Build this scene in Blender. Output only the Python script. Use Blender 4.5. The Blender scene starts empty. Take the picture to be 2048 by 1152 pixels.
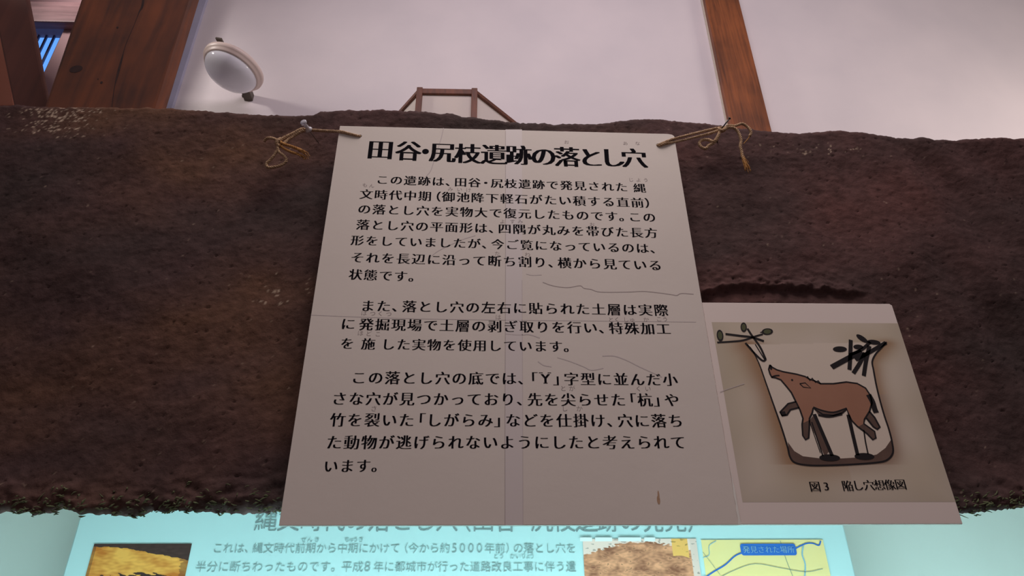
import bpy, bmesh, math, random
import numpy as np
from mathutils import Vector, Matrix, noise

# ------------------------------------------------------------------ camera, world, lights, exposure
SC = bpy.context.scene
COL = SC.collection
FPX = 1480.0                      # focal length in pixels of a 2048 px wide frame
def _n(v): return v / np.linalg.norm(v)
UPC = _n(np.array([-26.0, 2407.0, 1480.0]))          # world up seen from the camera (right, up, forward)
_b = .03; _a = (26 - 1480 * _b) / 2407
RXC = _n(np.array([1.0, _a, _b]))                    # world X
FYC = np.cross(UPC, RXC)
if FYC[2] < 0: FYC = -FYC                            # world Y, into the scene
CAMPOS = np.array([0.0, 0.0, 1.45])

cam = bpy.data.cameras.new('camera')
cam.sensor_width = 36.0
cam.lens = FPX / 2048 * 36.0
cam.clip_start = .02
camo = bpy.data.objects.new('camera', cam); COL.objects.link(camo)
R = Matrix(((RXC[0], RXC[1], -RXC[2]), (FYC[0], FYC[1], -FYC[2]), (UPC[0], UPC[1], -UPC[2])))
camo.matrix_world = Matrix.Translation(CAMPOS) @ R.to_4x4()
SC.camera = camo

SC.view_settings.view_transform = 'Standard'
SC.view_settings.look = 'None'
SC.view_settings.gamma = 1
SC.view_settings.use_curve_mapping = False
SC.view_settings.exposure = 0.0

W = bpy.data.worlds.new('world'); SC.world = W; W.use_nodes = True
W.node_tree.nodes['Background'].inputs[0].default_value = (.80, .70, .73, 1)
W.node_tree.nodes['Background'].inputs[1].default_value = .205

def area(name, loc, target, sx, sy, power, color, spread=180):
    l = bpy.data.lights.new(name, 'AREA'); l.shape = 'RECTANGLE'; l.size = sx; l.size_y = sy
    l.energy = power; l.color = color; l.spread = math.radians(spread)
    o = bpy.data.objects.new(name, l); COL.objects.link(o)
    o.location = loc
    o.rotation_euler = (Vector(target) - Vector(loc)).to_track_quat('-Z', 'Y').to_euler()
    return o
# ceiling lamps of the hall: one over the visitor, one towards the back wall, a warm one from the left gable
area('ceiling_lamp_light', (.15, .25, 3.7), (.15, .72, 2.0), .9, .5, 7.6, (1, .90, .87), 110)
area('hall_lamp_light', (.45, .4, 4.9), (.75, 2.6, 3.9), 2.4, .8, 32, (1, .86, .93))
area('gable_lamp_light', (-2.6, 1.72, 4.55), (-1.0, 2.55, 4.2), .2, .2, 3.0, (1, .92, .86), 52)
area('right_wash_light', (3.1, 1.5, 3.3), (2.1, 2.6, 3.9), .6, .4, 17, (1, .88, .80))
# cool fluorescent light down in the pit below the soil wall
area('pit_lamp_light', (.1, 1.24, .85), (.1, 1.46, 1.8), 2.0, .12, 32, (.62, .96, 1.04))

def U(px, py, Y):
    """the point on the vertical plane at depth Y that the photograph shows at pixel (px, py)"""
    d = np.array([px - 1024.0, 576.0 - py, FPX])
    w = np.array([d @ RXC, d @ FYC, d @ UPC])
    return Vector(CAMPOS + w * (Y / w[1]))

def V3(p): return Vector(p)
random.seed(7)

# ------------------------------------------------------------------ helpers
def srgb(r, g, b):
    f = lambda c: (c / 255 / 12.92) if c / 255 <= .04045 else ((c / 255 + .055) / 1.055) ** 2.4
    return (f(r), f(g), f(b), 1)

def mat(name, base, rough=.6, var=None, scale=8, stretch=(1, 1, 1), bump=0, bscale=60, attr=False, spec=.5, detail=6):
    m = bpy.data.materials.new(name); m.use_nodes = True
    nt = m.node_tree; N = nt.nodes; L = nt.links
    p = N['Principled BSDF']
    p.inputs['Base Color'].default_value = base
    p.inputs['Roughness'].default_value = rough
    p.inputs['Specular IOR Level'].default_value = spec
    tc = N.new('ShaderNodeTexCoord'); mp = N.new('ShaderNodeMapping')
    mp.inputs['Scale'].default_value = stretch
    L.new(tc.outputs['Object'], mp.inputs['Vector'])
    if var is not None or attr:
        nz = N.new('ShaderNodeTexNoise'); nz.inputs['Scale'].default_value = scale; nz.inputs['Detail'].default_value = detail
        L.new(mp.outputs['Vector'], nz.inputs['Vector'])
        rp = N.new('ShaderNodeValToRGB')
        rp.color_ramp.elements[0].position = .32; rp.color_ramp.elements[1].position = .68
        if var is not None:
            rp.color_ramp.elements[0].color = base; rp.color_ramp.elements[1].color = var
        else:
            rp.color_ramp.elements[0].color = (.78, .78, .78, 1); rp.color_ramp.elements[1].color = (1.15, 1.15, 1.15, 1)
        L.new(nz.outputs['Fac'], rp.inputs['Fac'])
        if attr:
            at = N.new('ShaderNodeAttribute'); at.attribute_name = 'Col'
            mx = N.new('ShaderNodeMix'); mx.data_type = 'RGBA'; mx.blend_type = 'MULTIPLY'; mx.inputs['Factor'].default_value = 1 if var is None and bump else 0
            L.new(at.outputs['Color'], mx.inputs[6]); L.new(rp.outputs['Color'], mx.inputs[7])
            L.new(mx.outputs[2], p.inputs['Base Color'])
        else:
            L.new(rp.outputs['Color'], p.inputs['Base Color'])
    if bump:
        nb = N.new('ShaderNodeTexNoise'); nb.inputs['Scale'].default_value = bscale; nb.inputs['Detail'].default_value = 8
        nb.inputs['Roughness'].default_value = .65
        L.new(mp.outputs['Vector'], nb.inputs['Vector'])
        bp = N.new('ShaderNodeBump'); bp.inputs['Strength'].default_value = bump; bp.inputs['Distance'].default_value = .01
        L.new(nb.outputs['Fac'], bp.inputs['Height']); L.new(bp.outputs['Normal'], p.inputs['Normal'])
    return m

def wood(name, dark, light, ringscale=14, stretch=(1, 1, .06), rough=.5, bump=.25):
    m = bpy.data.materials.new(name); m.use_nodes = True
    nt = m.node_tree; N = nt.nodes; L = nt.links; p = N['Principled BSDF']
    tc = N.new('ShaderNodeTexCoord'); mp = N.new('ShaderNodeMapping'); mp.inputs['Scale'].default_value = stretch
    L.new(tc.outputs['Object'], mp.inputs['Vector'])
    nz = N.new('ShaderNodeTexNoise'); nz.inputs['Scale'].default_value = ringscale * 2.2; nz.inputs['Detail'].default_value = 8; nz.inputs['Distortion'].default_value = .6
    L.new(mp.outputs['Vector'], nz.inputs['Vector'])
    big = N.new('ShaderNodeTexNoise'); big.inputs['Scale'].default_value = 5.0; big.inputs['Detail'].default_value = 4
    L.new(tc.outputs['Object'], big.inputs['Vector'])
    ad = N.new('ShaderNodeMath'); ad.operation = 'MULTIPLY_ADD'; ad.inputs[1].default_value = .55
    L.new(nz.outputs['Fac'], ad.inputs[0])
    mu = N.new('ShaderNodeMath'); mu.operation = 'MULTIPLY'; mu.inputs[1].default_value = .45
    L.new(big.outputs['Fac'], mu.inputs[0]); L.new(mu.outputs[0], ad.inputs[2])
    rp = N.new('ShaderNodeValToRGB'); rp.color_ramp.elements[0].position = .36; rp.color_ramp.elements[1].position = .64
    rp.color_ramp.elements[0].color = dark; rp.color_ramp.elements[1].color = light
    L.new(ad.outputs[0], rp.inputs['Fac']); L.new(rp.outputs['Color'], p.inputs['Base Color'])
    p.inputs['Roughness'].default_value = rough
    bp = N.new('ShaderNodeBump'); bp.inputs['Strength'].default_value = bump; bp.inputs['Distance'].default_value = .004
    L.new(nz.outputs['Fac'], bp.inputs['Height']); L.new(bp.outputs['Normal'], p.inputs['Normal'])
    return m

def emis(name, color, strength):
    m = bpy.data.materials.new(name); m.use_nodes = True
    p = m.node_tree.nodes['Principled BSDF']
    p.inputs['Base Color'].default_value = (0, 0, 0, 1)
    p.inputs['Emission Color'].default_value = color; p.inputs['Emission Strength'].default_value = strength
    return m

def mesh_obj(name, verts, faces, m, parent=None, smooth=False, cols=None):
    off = Vector(parent.get('_base', (0, 0, 0))) if parent else Vector((0, 0, 0))
    me = bpy.data.meshes.new(name)
    me.from_pydata([tuple(Vector(v) - off) for v in verts], [], faces)
    me.update()
    if cols is not None:
        ca = me.color_attributes.new('Col', 'FLOAT_COLOR', 'POINT')
        ca.data.foreach_set('color', np.asarray(cols, dtype=np.float32).ravel())
    if m: me.materials.append(m)
    if smooth: me.polygons.foreach_set('use_smooth', [True] * len(me.polygons))
    o = bpy.data.objects.new(name, me); COL.objects.link(o)
    if parent:
        o.parent = parent; o['_base'] = tuple(off)
    return o

def thing(name, label, cat, loc, group=None):
    o = bpy.data.objects.new(name, None); COL.objects.link(o)
    o.location = loc; o.empty_display_size = .02
    o['_base'] = tuple(loc); o['label'] = label; o['category'] = cat
    if group: o['group'] = group
    return o
def tag(o, label, cat, group=None):
    o['label'] = label; o['category'] = cat
    if group: o['group'] = group
    return o
def struct(o): o['kind'] = 'structure'; return o

def bevel(o, w, seg=2):
    b = o.modifiers.new('bevel', 'BEVEL'); b.width = w; b.segments = seg; b.limit_method = 'ANGLE'
    return o

BOXF = [(0, 1, 2, 3), (7, 6, 5, 4), (0, 4, 5, 1), (1, 5, 6, 2), (2, 6, 7, 3), (3, 7, 4, 0)]
def boxv(x0, x1, y0, y1, z0, z1):
    return [(x0, y0, z0), (x1, y0, z0), (x1, y0, z1), (x0, y0, z1), (x0, y1, z0), (x1, y1, z0), (x1, y1, z1), (x0, y1, z1)]
def box(name, x0, x1, y0, y1, z0, z1, m, parent=None, bev=0):
    o = mesh_obj(name, boxv(x0, x1, y0, y1, z0, z1), BOXF, m, parent)
    return bevel(o, bev) if bev else o
def slab(name, pts, depth, m, parent=None, bev=0):
    """front polygon (four or more points, seen from the camera) given depth away from the camera"""
    n = len(pts); v = [Vector(p) for p in pts] + [Vector(p) + Vector((0, depth, 0)) for p in pts]
    f = [tuple(range(n)), tuple(range(2 * n - 1, n - 1, -1))] + [(i, i + n, (i + 1) % n + n, (i + 1) % n) for i in range(n)]
    o = mesh_obj(name, v, f, m, parent)
    bm = bmesh.new(); bm.from_mesh(o.data); bmesh.ops.recalc_face_normals(bm, faces=bm.faces); bm.to_mesh(o.data); bm.free()
    return bevel(o, bev) if bev else o
def beam(name, a, b, wx, wy, m, parent=None, bev=.002, side=None):
    """square bar between two points"""
    a, b = Vector(a), Vector(b); d = (b - a).normalized()
    s = Vector(side) if side else Vector((0, 1, 0))
    u = d.cross(s).normalized(); w = u.cross(d).normalized()
    vs = []
    for p in (a, b):
        for su, sw in ((-1, -1), (1, -1), (1, 1), (-1, 1)): vs.append(p + u * su * wx / 2 + w * sw * wy / 2)
    f = [(3, 2, 1, 0), (4, 5, 6, 7)] + [(i, (i + 1) % 4, (i + 1) % 4 + 4, i + 4) for i in range(4)]
    o = mesh_obj(name, vs, f, m, parent)
    bm = bmesh.new(); bm.from_mesh(o.data); bmesh.ops.recalc_face_normals(bm, faces=bm.faces); bm.to_mesh(o.data); bm.free()
    return bevel(o, bev) if bev else o

def catmull(P, n=8):
    P = [Vector(p) for p in P]; out = []
    Q = [P[0] * 2 - P[1]] + P + [P[-1] * 2 - P[-2]]
    for i in range(1, len(Q) - 2):
        p0, p1, p2, p3 = Q[i - 1], Q[i], Q[i + 1], Q[i + 2]
        for k in range(n):
            t = k / n
            out.append(.5 * ((2 * p1) + (p2 - p0) * t + (2 * p0 - 5 * p1 + 4 * p2 - p3) * t * t + (3 * p1 - p0 - 3 * p2 + p3) * t ** 3))
    out.append(P[-1]); return out

class MB:
    def __init__(s): s.v = []; s.f = []; s.k = 0; s.mi = []
    def add(s, v, f):
        o = len(s.v); s.v += [tuple(p) for p in v]; s.f += [tuple(i + o for i in q) for q in f]; s.mi += [s.k] * len(f)
    def ribbon(s, pts, w, Y):
        """flat strip of width w (or a width per point) on the plane at depth Y"""
        P = [Vector((p[0], 0, p[2])) for p in pts]; n = len(P); vs = []
        for i in range(n):
            d = (P[min(i + 1, n - 1)] - P[max(i - 1, 0)])
            d = d.normalized() if d.length > 1e-9 else Vector((1, 0, 0))
            nn = Vector((-d.z, 0, d.x)); ww = w[i] if isinstance(w, (list, tuple)) else w
            for sg in (1, -1): q = P[i] + nn * sg * ww / 2; vs.append((q.x, Y, q.z))
        s.add(vs, [(2 * i, 2 * i + 1, 2 * i + 3, 2 * i + 2) for i in range(n - 1)])
    def poly(s, pts, Y): s.add([(p[0], Y, p[2]) for p in pts], [tuple(range(len(pts)))])
    def disc(s, c, rx, rz, ang, Y, n=20):
        ca, sa = math.cos(ang), math.sin(ang)
        s.add([(c[0] + rx * math.cos(t) * ca - rz * math.sin(t) * sa, Y, c[2] + rx * math.cos(t) * sa + rz * math.sin(t) * ca)
               for t in [2 * math.pi * k / n for k in range(n)]], [tuple(range(n))])
    def tube(s, pts, r, n=7, taper=False):
        P = [Vector(p) for p in pts]; m = len(P); vs = []
        T = [(P[min(i + 1, m - 1)] - P[max(i - 1, 0)]).normalized() for i in range(m)]
        u = T[0].orthogonal().normalized()
        for i in range(m):
            u = (u - T[i] * u.dot(T[i])).normalized(); w = T[i].cross(u)
            rr = r[i] if isinstance(r, (list, tuple)) else r
            for k in range(n):
                a = 2 * math.pi * k / n; vs.append(P[i] + (u * math.cos(a) + w * math.sin(a)) * rr)
        f = [(i * n + k, i * n + (k + 1) % n, (i + 1) * n + (k + 1) % n, (i + 1) * n + k) for i in range(m - 1) for k in range(n)]
        f += [tuple(range(n - 1, -1, -1)), tuple(range((m - 1) * n, m * n))]
        s.add(vs, f)
    def twine(s, path, r, turns=260, strands=3):
        """laid rope: strands wound round a path of given radius"""
        P = [Vector(p) for p in path]; m = len(P)
        T = [(P[min(i + 1, m - 1)] - P[max(i - 1, 0)]).normalized() for i in range(m)]
        fr = []; u = T[0].orthogonal().normalized(); L = 0
        for i in range(m):
            u = (u - T[i] * u.dot(T[i])).normalized(); fr.append((u.copy(), T[i].cross(u), L))
            if i < m - 1: L += (P[i + 1] - P[i]).length
        for k in range(strands):
            pts = []
            for i in range(m):
                a = fr[i][2] * turns * 2 * math.pi / 3 + k * 2 * math.pi / strands
                rr = r * .52 * (1 + .18 * noise.noise(P[i] * 300 + Vector((k * 9, 0, 0))))
                pts.append(P[i] + (fr[i][0] * math.cos(a) + fr[i][1] * math.sin(a)) * rr)
            s.tube(pts, r * .58, 6)
    def build(s, name, m, parent=None, smooth=False, more=()):
        o = mesh_obj(name, s.v, s.f, m, parent, smooth)
        for x in more: o.data.materials.append(x)
        if more: o.data.polygons.foreach_set('material_index', s.mi)
        return o

def lathe(name, prof, centre, axis, m, parent=None, n=48):
    """profile of (radius, height along axis)"""
    ax = Vector(axis).normalized(); u = ax.orthogonal().normalized(); w = ax.cross(u); c = Vector(centre)
    vs = []; fs = []
    for r, h in prof:
        for k in range(n):
            a = 2 * math.pi * k / n; vs.append(c + ax * h + (u * math.cos(a) + w * math.sin(a)) * max(r, 1e-5))
    for i in range(len(prof) - 1):
        for k in range(n): fs.append((i * n + k, i * n + (k + 1) % n, (i + 1) * n + (k + 1) % n, (i + 1) * n + k))
    fs.append(tuple(range(n - 1, -1, -1))); fs.append(tuple(range((len(prof) - 1) * n, len(prof) * n)))
    o = mesh_obj(name, vs, fs, m, parent, True)
    bm = bmesh.new(); bm.from_mesh(o.data); bmesh.ops.remove_doubles(bm, verts=bm.verts, dist=2e-5); bmesh.ops.recalc_face_normals(bm, faces=bm.faces); bm.to_mesh(o.data); bm.free()
    return o

# ------------------------------------------------------------------ lettering
GLY = {}
GLT = {}
def load_glyphs(chars, store=GLY, thin=-.016):
    """outlines of the characters, their thin strokes fined down as far as each outline allows"""
    made = []
    for ch in sorted(set(chars)):
        if ch.isspace(): continue
        c = bpy.data.curves.new('glyph', 'FONT'); c.body = ch; c.size = 1; c.resolution_u = 3; c.fill_mode = 'FRONT'
        o = bpy.data.objects.new('glyph', c); COL.objects.link(o); made.append((ch, o, c))
    def shapes(off, which):
        for ch, o, c in made:
            if ch in which: c.offset = off
        bpy.context.view_layer.update()
        dg = bpy.context.evaluated_depsgraph_get(); r_ = {}
        for ch, o, c in made:
            if ch not in which: continue
            ev = o.evaluated_get(dg); me = ev.to_mesh()
            r_[ch] = ([(v.co.x, v.co.y) for v in me.vertices], [tuple(p.vertices) for p in me.polygons]); ev.to_mesh_clear()
        return r_
    def tri(g):
        v = np.array(g[0]); t = np.array([f for f in g[1] if len(f) == 3]); return v[t]
    ar = lambda T: np.abs((T[:, 1, 0] - T[:, 0, 0]) * (T[:, 2, 1] - T[:, 0, 1]) - (T[:, 2, 0] - T[:, 0, 0]) * (T[:, 1, 1] - T[:, 0, 1])) / 2
    def inside_(P, T):
        a, b, c = T[None, :, 0], T[None, :, 1], T[None, :, 2]; p = P[:, None]
        cr = lambda u, v, w: (v[..., 0] - u[..., 0]) * (w[..., 1] - u[..., 1]) - (v[..., 1] - u[..., 1]) * (w[..., 0] - u[..., 0])
        d1, d2, d3 = cr(a, b, p), cr(b, c, p), cr(c, a, p); e_ = 1e-6
        return (((d1 >= -e_) & (d2 >= -e_) & (d3 >= -e_)) | ((d1 <= e_) & (d2 <= e_) & (d3 <= e_))).any(1)
    todo = {m_[0] for m_ in made}
    full = shapes(0, todo)
    for k, off in enumerate((thin, thin * .75, thin * .5, thin * .3)):
        got = shapes(off, todo)
        for ch in list(todo):
            F, T = tri(full[ch]), tri(got[ch])
            if not len(T) or not len(F): continue
            pts = np.concatenate([T.mean(1)] + [T @ np.array(w) if False else (T * np.array(w)[None, :, None]).sum(1) for w in ((.7, .15, .15), (.15, .7, .15), (.15, .15, .7))])
            wts = np.tile(ar(T), 4); ok_in = (wts * inside_(pts, F)).sum() / wts.sum()
            # the body of the full strokes must stay covered
            pf = np.concatenate([(F * np.array(w)[None, :, None]).sum(1) for w in ((.4, .3, .3), (.2, .4, .4), (.4, .2, .4), (.4, .4, .2))])
            wf = np.tile(ar(F), 4); cov = (wf * inside_(pf, T)).sum() / wf.sum()
            if ok_in > .985 and cov > .62 and .5 < ar(T).sum() / ar(F).sum() < .97:
                store[ch] = (*got[ch], 1.0 - .12 * k); todo.discard(ch)
    for ch in todo: store[ch] = (*full[ch], .45)
    for ch, o, c in made:
        bpy.data.objects.remove(o); bpy.data.curves.remove(c)

HALF = {'、': -1, '。': -1, '「': 1, '」': -1, '（': 1, '）': -1, '・': 0}
def put_glyph(mb, ch, c, em, dirv, Y, smear=0.0, narrow=1.0, lat=False, steps=3, store=GLY):
    """glyph with its em box centred at c (x, z), written along dirv; smear thickens the upright strokes"""
    v, f, sk = store[ch]; smear *= sk
    cx, cy = (.30, .34) if lat else (.5, .38)
    d = dirv; up = Vector((0, 0, 1))
    n = steps if smear else 1
    for k in range(n):
        s = (k / (n - 1) - .5) * smear if n > 1 else 0
        mb.add([(c.x + d.x * ((x - cx) * narrow + s) * em, Y - .000006 * k, c.z + (y - cy) * em + d.z * (x - cx) * em) for x, y in v], f)

def line(mb, text, p0, p1, Yp, Y, em=None, emk=.9, smear=.06, halfw=.62, narrow=1.0, steps=3):
    """text whose first and last characters are centred at the photograph's p0 and p1, on the plane Yp"""
    a, b = U(*p0, Yp), U(*p1, Yp)
    w = [.9 if ch == 'Y' else (halfw if ch in HALF else 1.0) for ch in text]
    cum = []; t = 0
    for q in w: cum.append(t + q / 2); t += q
    span = cum[-1] - cum[0] or 1
    pitch = (b - a).length / span if len(text) > 1 else em
    if em is None: em = pitch * emk
    d = (b - a).normalized() if len(text) > 1 else Vector((1, 0, 0))
    for ch, q, cc in zip(text, w, cum):
        if ch.isspace(): continue
        pos = a + d * ((cc - cum[0]) * pitch)
        lat = ch == 'Y' or ch.isascii() and ch not in ' '
        if ch in HALF and HALF[ch]:
            pos = pos - d * (HALF[ch] * (em / 2 - halfw * pitch / 2))
        put_glyph(mb, ch, pos, em, d, Y, smear, narrow, lat, steps)
    return em

# ------------------------------------------------------------------ materials
M = {}
M['plaster'] = mat('white_plaster', srgb(214, 206, 208), .85, srgb(222, 213, 214), 3, bump=.05, bscale=90)
M['recess'] = mat('recess_paint', srgb(205, 208, 200), .8, srgb(212, 215, 208), 3)
M['mauve'] = mat('mauve_plaster', srgb(150, 118, 124), .85, srgb(165, 130, 132), 4)
M['pinkwall'] = mat('pink_plaster', srgb(168, 104, 82), .85, srgb(176, 112, 90), 4)
M['trimpaint'] = mat('grey_trim_paint', srgb(176, 176, 200), .6, srgb(188, 187, 208), 6)
M['creampaint'] = mat('cream_trim_paint', srgb(205, 196, 180), .6)
M['timber'] = wood('dark_timber', srgb(74, 44, 33), srgb(128, 70, 40), 10, (1, 1, .10), .75)
M['brace'] = wood('dark_brace', srgb(86, 50, 42), srgb(104, 60, 48), 9, (1, 1, .08), .75)
M['post'] = wood('orange_post', srgb(92, 50, 26), srgb(146, 82, 42), 36, (1, 1, .05))
M['sconcewood'] = wood('sconce_wood', srgb(84, 46, 30), srgb(118, 66, 42), 30, (1, 1, .2))
M['railwood'] = wood('mauve_rail', srgb(100, 70, 74), srgb(142, 106, 110), 18, (.08, 1, 1))
M['knot'] = mat('dark_knot', srgb(42, 24, 20), .7, srgb(62, 34, 28), 40)
M['paper'] = mat('cream_paper', srgb(206, 196, 190), .8, srgb(212, 200, 190), 6)
M['slat'] = mat('slat_grey', srgb(96, 90, 112), .6)
M['sky'] = emis('window_sky', srgb(98, 160, 250), 1.15)
M['glass'] = mat('opal_glass', srgb(236, 236, 244), .08, srgb(240, 240, 248), 5, spec=.6)
M['flange'] = mat('lamp_flange', srgb(224, 205, 196), .4)
M['metal'] = mat('dark_metal', srgb(72, 62, 56), .5, srgb(88, 78, 66), 20)
M['earth'] = mat('soil', (0.1, .06, .05, 1), .95, scale=55, bump=.26, bscale=150, attr=True, spec=.12)
M['fringe'] = mat('green_lit_fringe', srgb(84, 86, 66), .95, srgb(118, 124, 90), 70, spec=.1)  # green light from below is put into the fringe colour
M['board'] = mat('board_card', srgb(214, 202, 193), .62, srgb(219, 207, 198), 4, spec=.3, bump=.03, bscale=25)
M['boardb'] = mat('sheet_card', srgb(228, 212, 204), .62, srgb(232, 216, 208), 4, spec=.3)
M['tape'] = mat('tape_film', srgb(209, 197, 194), .55, srgb(214, 202, 199), 5)
M['ink'] = mat('black_ink', srgb(17, 14, 20), .95, spec=.05)
M['rubyink'] = mat('faded_ink', srgb(126, 110, 112), .8, spec=.1)
M['crack'] = mat('crack_grey', srgb(194, 181, 179), .8)
M['crackd'] = mat('crack_dark', srgb(166, 151, 148), .8)
M['foam'] = mat('board_core', srgb(228, 222, 214), .9)
M['stain'] = mat('brown_stain', srgb(176, 140, 112), .8)
M['print'] = mat('picture_print', (.5, .5, .5, 1), .55, attr=True, spec=.3)
M['twine'] = mat('hemp_twine', srgb(158, 128, 100), .95, srgb(204, 172, 140), 220, spec=.1)
M['twineg'] = mat('hemp_fibre', srgb(160, 112, 66), .95, srgb(200, 150, 94), 220, spec=.1)
M['nail'] = mat('black_nail', srgb(26, 22, 24), .4)
M['panel'] = mat('panel_sheet', srgb(196, 222, 222), .35, srgb(200, 226, 226), 3, spec=.4)
M['ptext'] = mat('panel_lettering', srgb(150, 168, 168), .6)
M['ptextd'] = mat('panel_title_lettering', srgb(132, 146, 146), .6)
M['mapy'] = mat('map_yellow', srgb(255, 222, 150), .5, srgb(250, 224, 158), 12)
M['mapb'] = mat('map_blue', srgb(52, 110, 196), .5)
M['mapl'] = mat('map_line', srgb(150, 158, 140), .6)
M['mapr'] = mat('map_river', srgb(150, 186, 200), .6)
M['white'] = mat('white_label', srgb(240, 240, 238), .5)
M['floor'] = wood('floor_boards', srgb(96, 62, 44), srgb(130, 86, 60), 8, (1, .06, 1))

pc = bpy.data.materials.new('clear_plastic'); pc.use_nodes = True
_p = pc.node_tree.nodes['Principled BSDF']; _p.inputs['Base Color'].default_value = (.93, .92, 1, 1)
_p.inputs['Roughness'].default_value = .06; _p.inputs['IOR'].default_value = 1.45; _p.inputs['Transmission Weight'].default_value = .55
M['clear'] = pc

# ------------------------------------------------------------------ setting
WY = 2.6                                   # back wall
struct(box('floor', -4, 4, -2.5, WY + .2, -.05, 0, M['floor']))
struct(box('wall_back', U(345, 205, WY).x - .35, 4.2, WY, WY + .15, 0, 6.6, M['plaster']))

# vertical trim next to the big timber, and the thin cream fillet beside the orange post
def vline(x0, y0, x1, y1, Y, ya=-300, yb=900):
    """two points on the straight edge through two pixels, produced above and below the frame"""
    f = lambda y: U(x0 + (x1 - x0) * (y - y0) / (y1 - y0), y, Y)
    return f(ya), f(yb)
def vslab(name, l, r, Y, depth, m, parent=None, bev=0, ya=-300, yb=900):
    a, b = vline(*l, Y, ya, yb); c, d = vline(*r, Y, ya, yb)
    return slab(name, [b, d, c, a], depth, m, parent, bev)
struct(vslab('trim_1', (392, 0, 318, 205), (412, 0, 346, 207), WY - .02, .02, M['trimpaint']))
struct(vslab('trim_2', (1403, 0, 1452, 240), (1412, 0, 1462, 250), WY - .015, .015, M['creampaint']))
pst = vslab('wooden_post', (1410, 0, 1460, 245), (1478, 0, 1541, 252), WY - .045, .042, M['post'], None, .003, ya=-200, yb=560)
tag(pst, 'orange-brown grained wooden post standing against the white back wall', 'post')

# big timber with its crack and knot, the leaning brace beside it
TY = 1.75
tim = thing('roof_timber', 'wide dark timber with a round knot and a long crack, left of the wall lamp', 'timber', U(220, 330, TY))
vslab('beam_body', (160, 0, 95, 190), (385, 0, 321, 206), TY, .05, M['timber'], tim, .012, ya=-520)
mb = MB()
ck = [(290, -60), (286, 5), (278, 25), (266, 55), (252, 88), (243, 120), (235, 150), (228, 180), (222, 230)]
mb.ribbon(catmull([U(*p, TY - .0006) for p in ck], 5), [.002 + .006 * max(0, math.sin(k * .28)) * (1 if k < 34 else .3) for k in range(41)], TY - .0006)
mb.build('crack', M['knot'], tim)
mb = MB()
mb.disc(U(152, 138, TY - .0007), .0205, .017, .3, TY - .0007, 24); mb.build('knot', M['knot'], tim)
for (x, y, r) in ((235, 55, .005), (203, 165, .006), (196, 158, .003)):
    mb = MB(); mb.disc(U(x, y, TY - .0007), r * .7, r, .3, TY - .0007, 12); mb.build('nail_hole', M['knot'], tim)
br = vslab('leaning_brace', (-17, 0, 23, 192), (56, 0, 93, 190), 1.95, .03, M['brace'], None, .008, ya=-420, yb=620)
tag(br, 'plain dark brown brace leaning in front of the blue window', 'brace')

# left wall with its little window
LY = 2.35
wr = U(136, 42, LY); wb = U(88, 146, LY); wx1 = wr.x; wz1 = wr.z; wz0 = wb.z; wx0 = wx1 - .42
lx0, lx1 = -4.0, U(345, 205, WY).x - .36
mb = MB()
for b_ in ((lx0, wx0, 0, 6.6), (wx1, lx1 + .12, 0, 6.6), (wx0, wx1, 0, wz0), (wx0, wx1, wz1, 6.6)):
    mb.add(boxv(b_[0], b_[1], LY, LY + .12, b_[2], b_[3]), BOXF)
struct(mb.build('wall_left', M['mauve']))
win = bpy.data.objects.new('window_1', None); COL.objects.link(win); win['kind'] = 'structure'
win['_base'] = (wx0, LY, wz0); win.location = (wx0, LY, wz0)
box('window_pane', wx0, wx1, LY + .10, LY + .106, wz0, wz1, M['sky'], win)
mb = MB(); k = 0
x = wx1 - .028
while x > wx0:
    mb.add(boxv(x - .009, x, LY + .085, LY + .093, wz0, wz1), BOXF); x -= .036
mb.build('window_slat', M['slat'], win)
box('window_frame', wx1 - .010, wx1, LY + .04, LY + .09, wz0, wz1, M['slat'], win)
a = U(62, 42, LY - .05); c = U(172, 4, LY - .05)
box('window_rail', wx0 - .2, wx1 + .12, LY - .05, LY, a.z, c.z, M['railwood'], win, .006)
pk = [U(-40, 60, 2.2), U(-40, 210, 2.2), U(26, 210, 2.2), U(5, 60, 2.2)]
struct(slab('trim_3', [pk[1], pk[2], pk[3], pk[0]], .03, M['pinkwall']))

# ------------------------------------------------------------------ wall lamp: tilted opal dome on a strap bracket
LYP = 2.385
lc = U(465, 138, LYP)
dv = (lc - Vector(CAMPOS)); depth = dv.length; dv.normalize()
def camdir(r, u, f): return Vector((RXC @ np.array([r, u, f]), FYC @ np.array([r, u, f]), UPC @ np.array([r, u, f])))
e = camdir(-.54, -.84, 0); e = (e - dv * e.dot(dv)).normalized()
th = math.radians(56)
ax = (-dv * math.cos(th) + e * math.sin(th)).normalized()
RL = 67.0 * depth / math.hypot(FPX, 700) * .915
lamp = thing('wall_lamp', 'round white opal glass lamp on a dark bracket, high on the white wall', 'lamp', Vector((lc.x, WY, lc.z)))
lathe('lamp_flange', [(RL * .5, -.030), (RL * .92, -.028), (RL, -.018), (RL, -.006), (RL * .97, 0), (RL * .93, .004), (RL * .925, .012), (RL * .89, .016), (RL * .85, .016), (RL * .8, .010)], lc, ax, M['flange'], lamp, 64)
lathe('lamp_shade', [(RL * .86, .008)] + [(RL * .86 * math.cos(t), .012 + RL * .50 * math.sin(t)) for t in [math.pi / 2 * k / 18 for k in range(19)]], lc, ax, M['glass'], lamp, 64)
sd = camdir(55, -106, 0); sd = (sd - dv * (sd.dot(ax) / dv.dot(ax))).normalized(); su = ax.cross(sd).normalized()
def onstrap(px, py, h):
    d = U(px, py, 1.0) - Vector(CAMPOS); c = lc - ax * h
    return Vector(CAMPOS) + d * ((c - Vector(CAMPOS)).dot(ax) / d.dot(ax))
s0 = onstrap(437, 76, .034); s1 = onstrap(494, 193, .034); sd = (s1 - s0).normalized()
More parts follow.
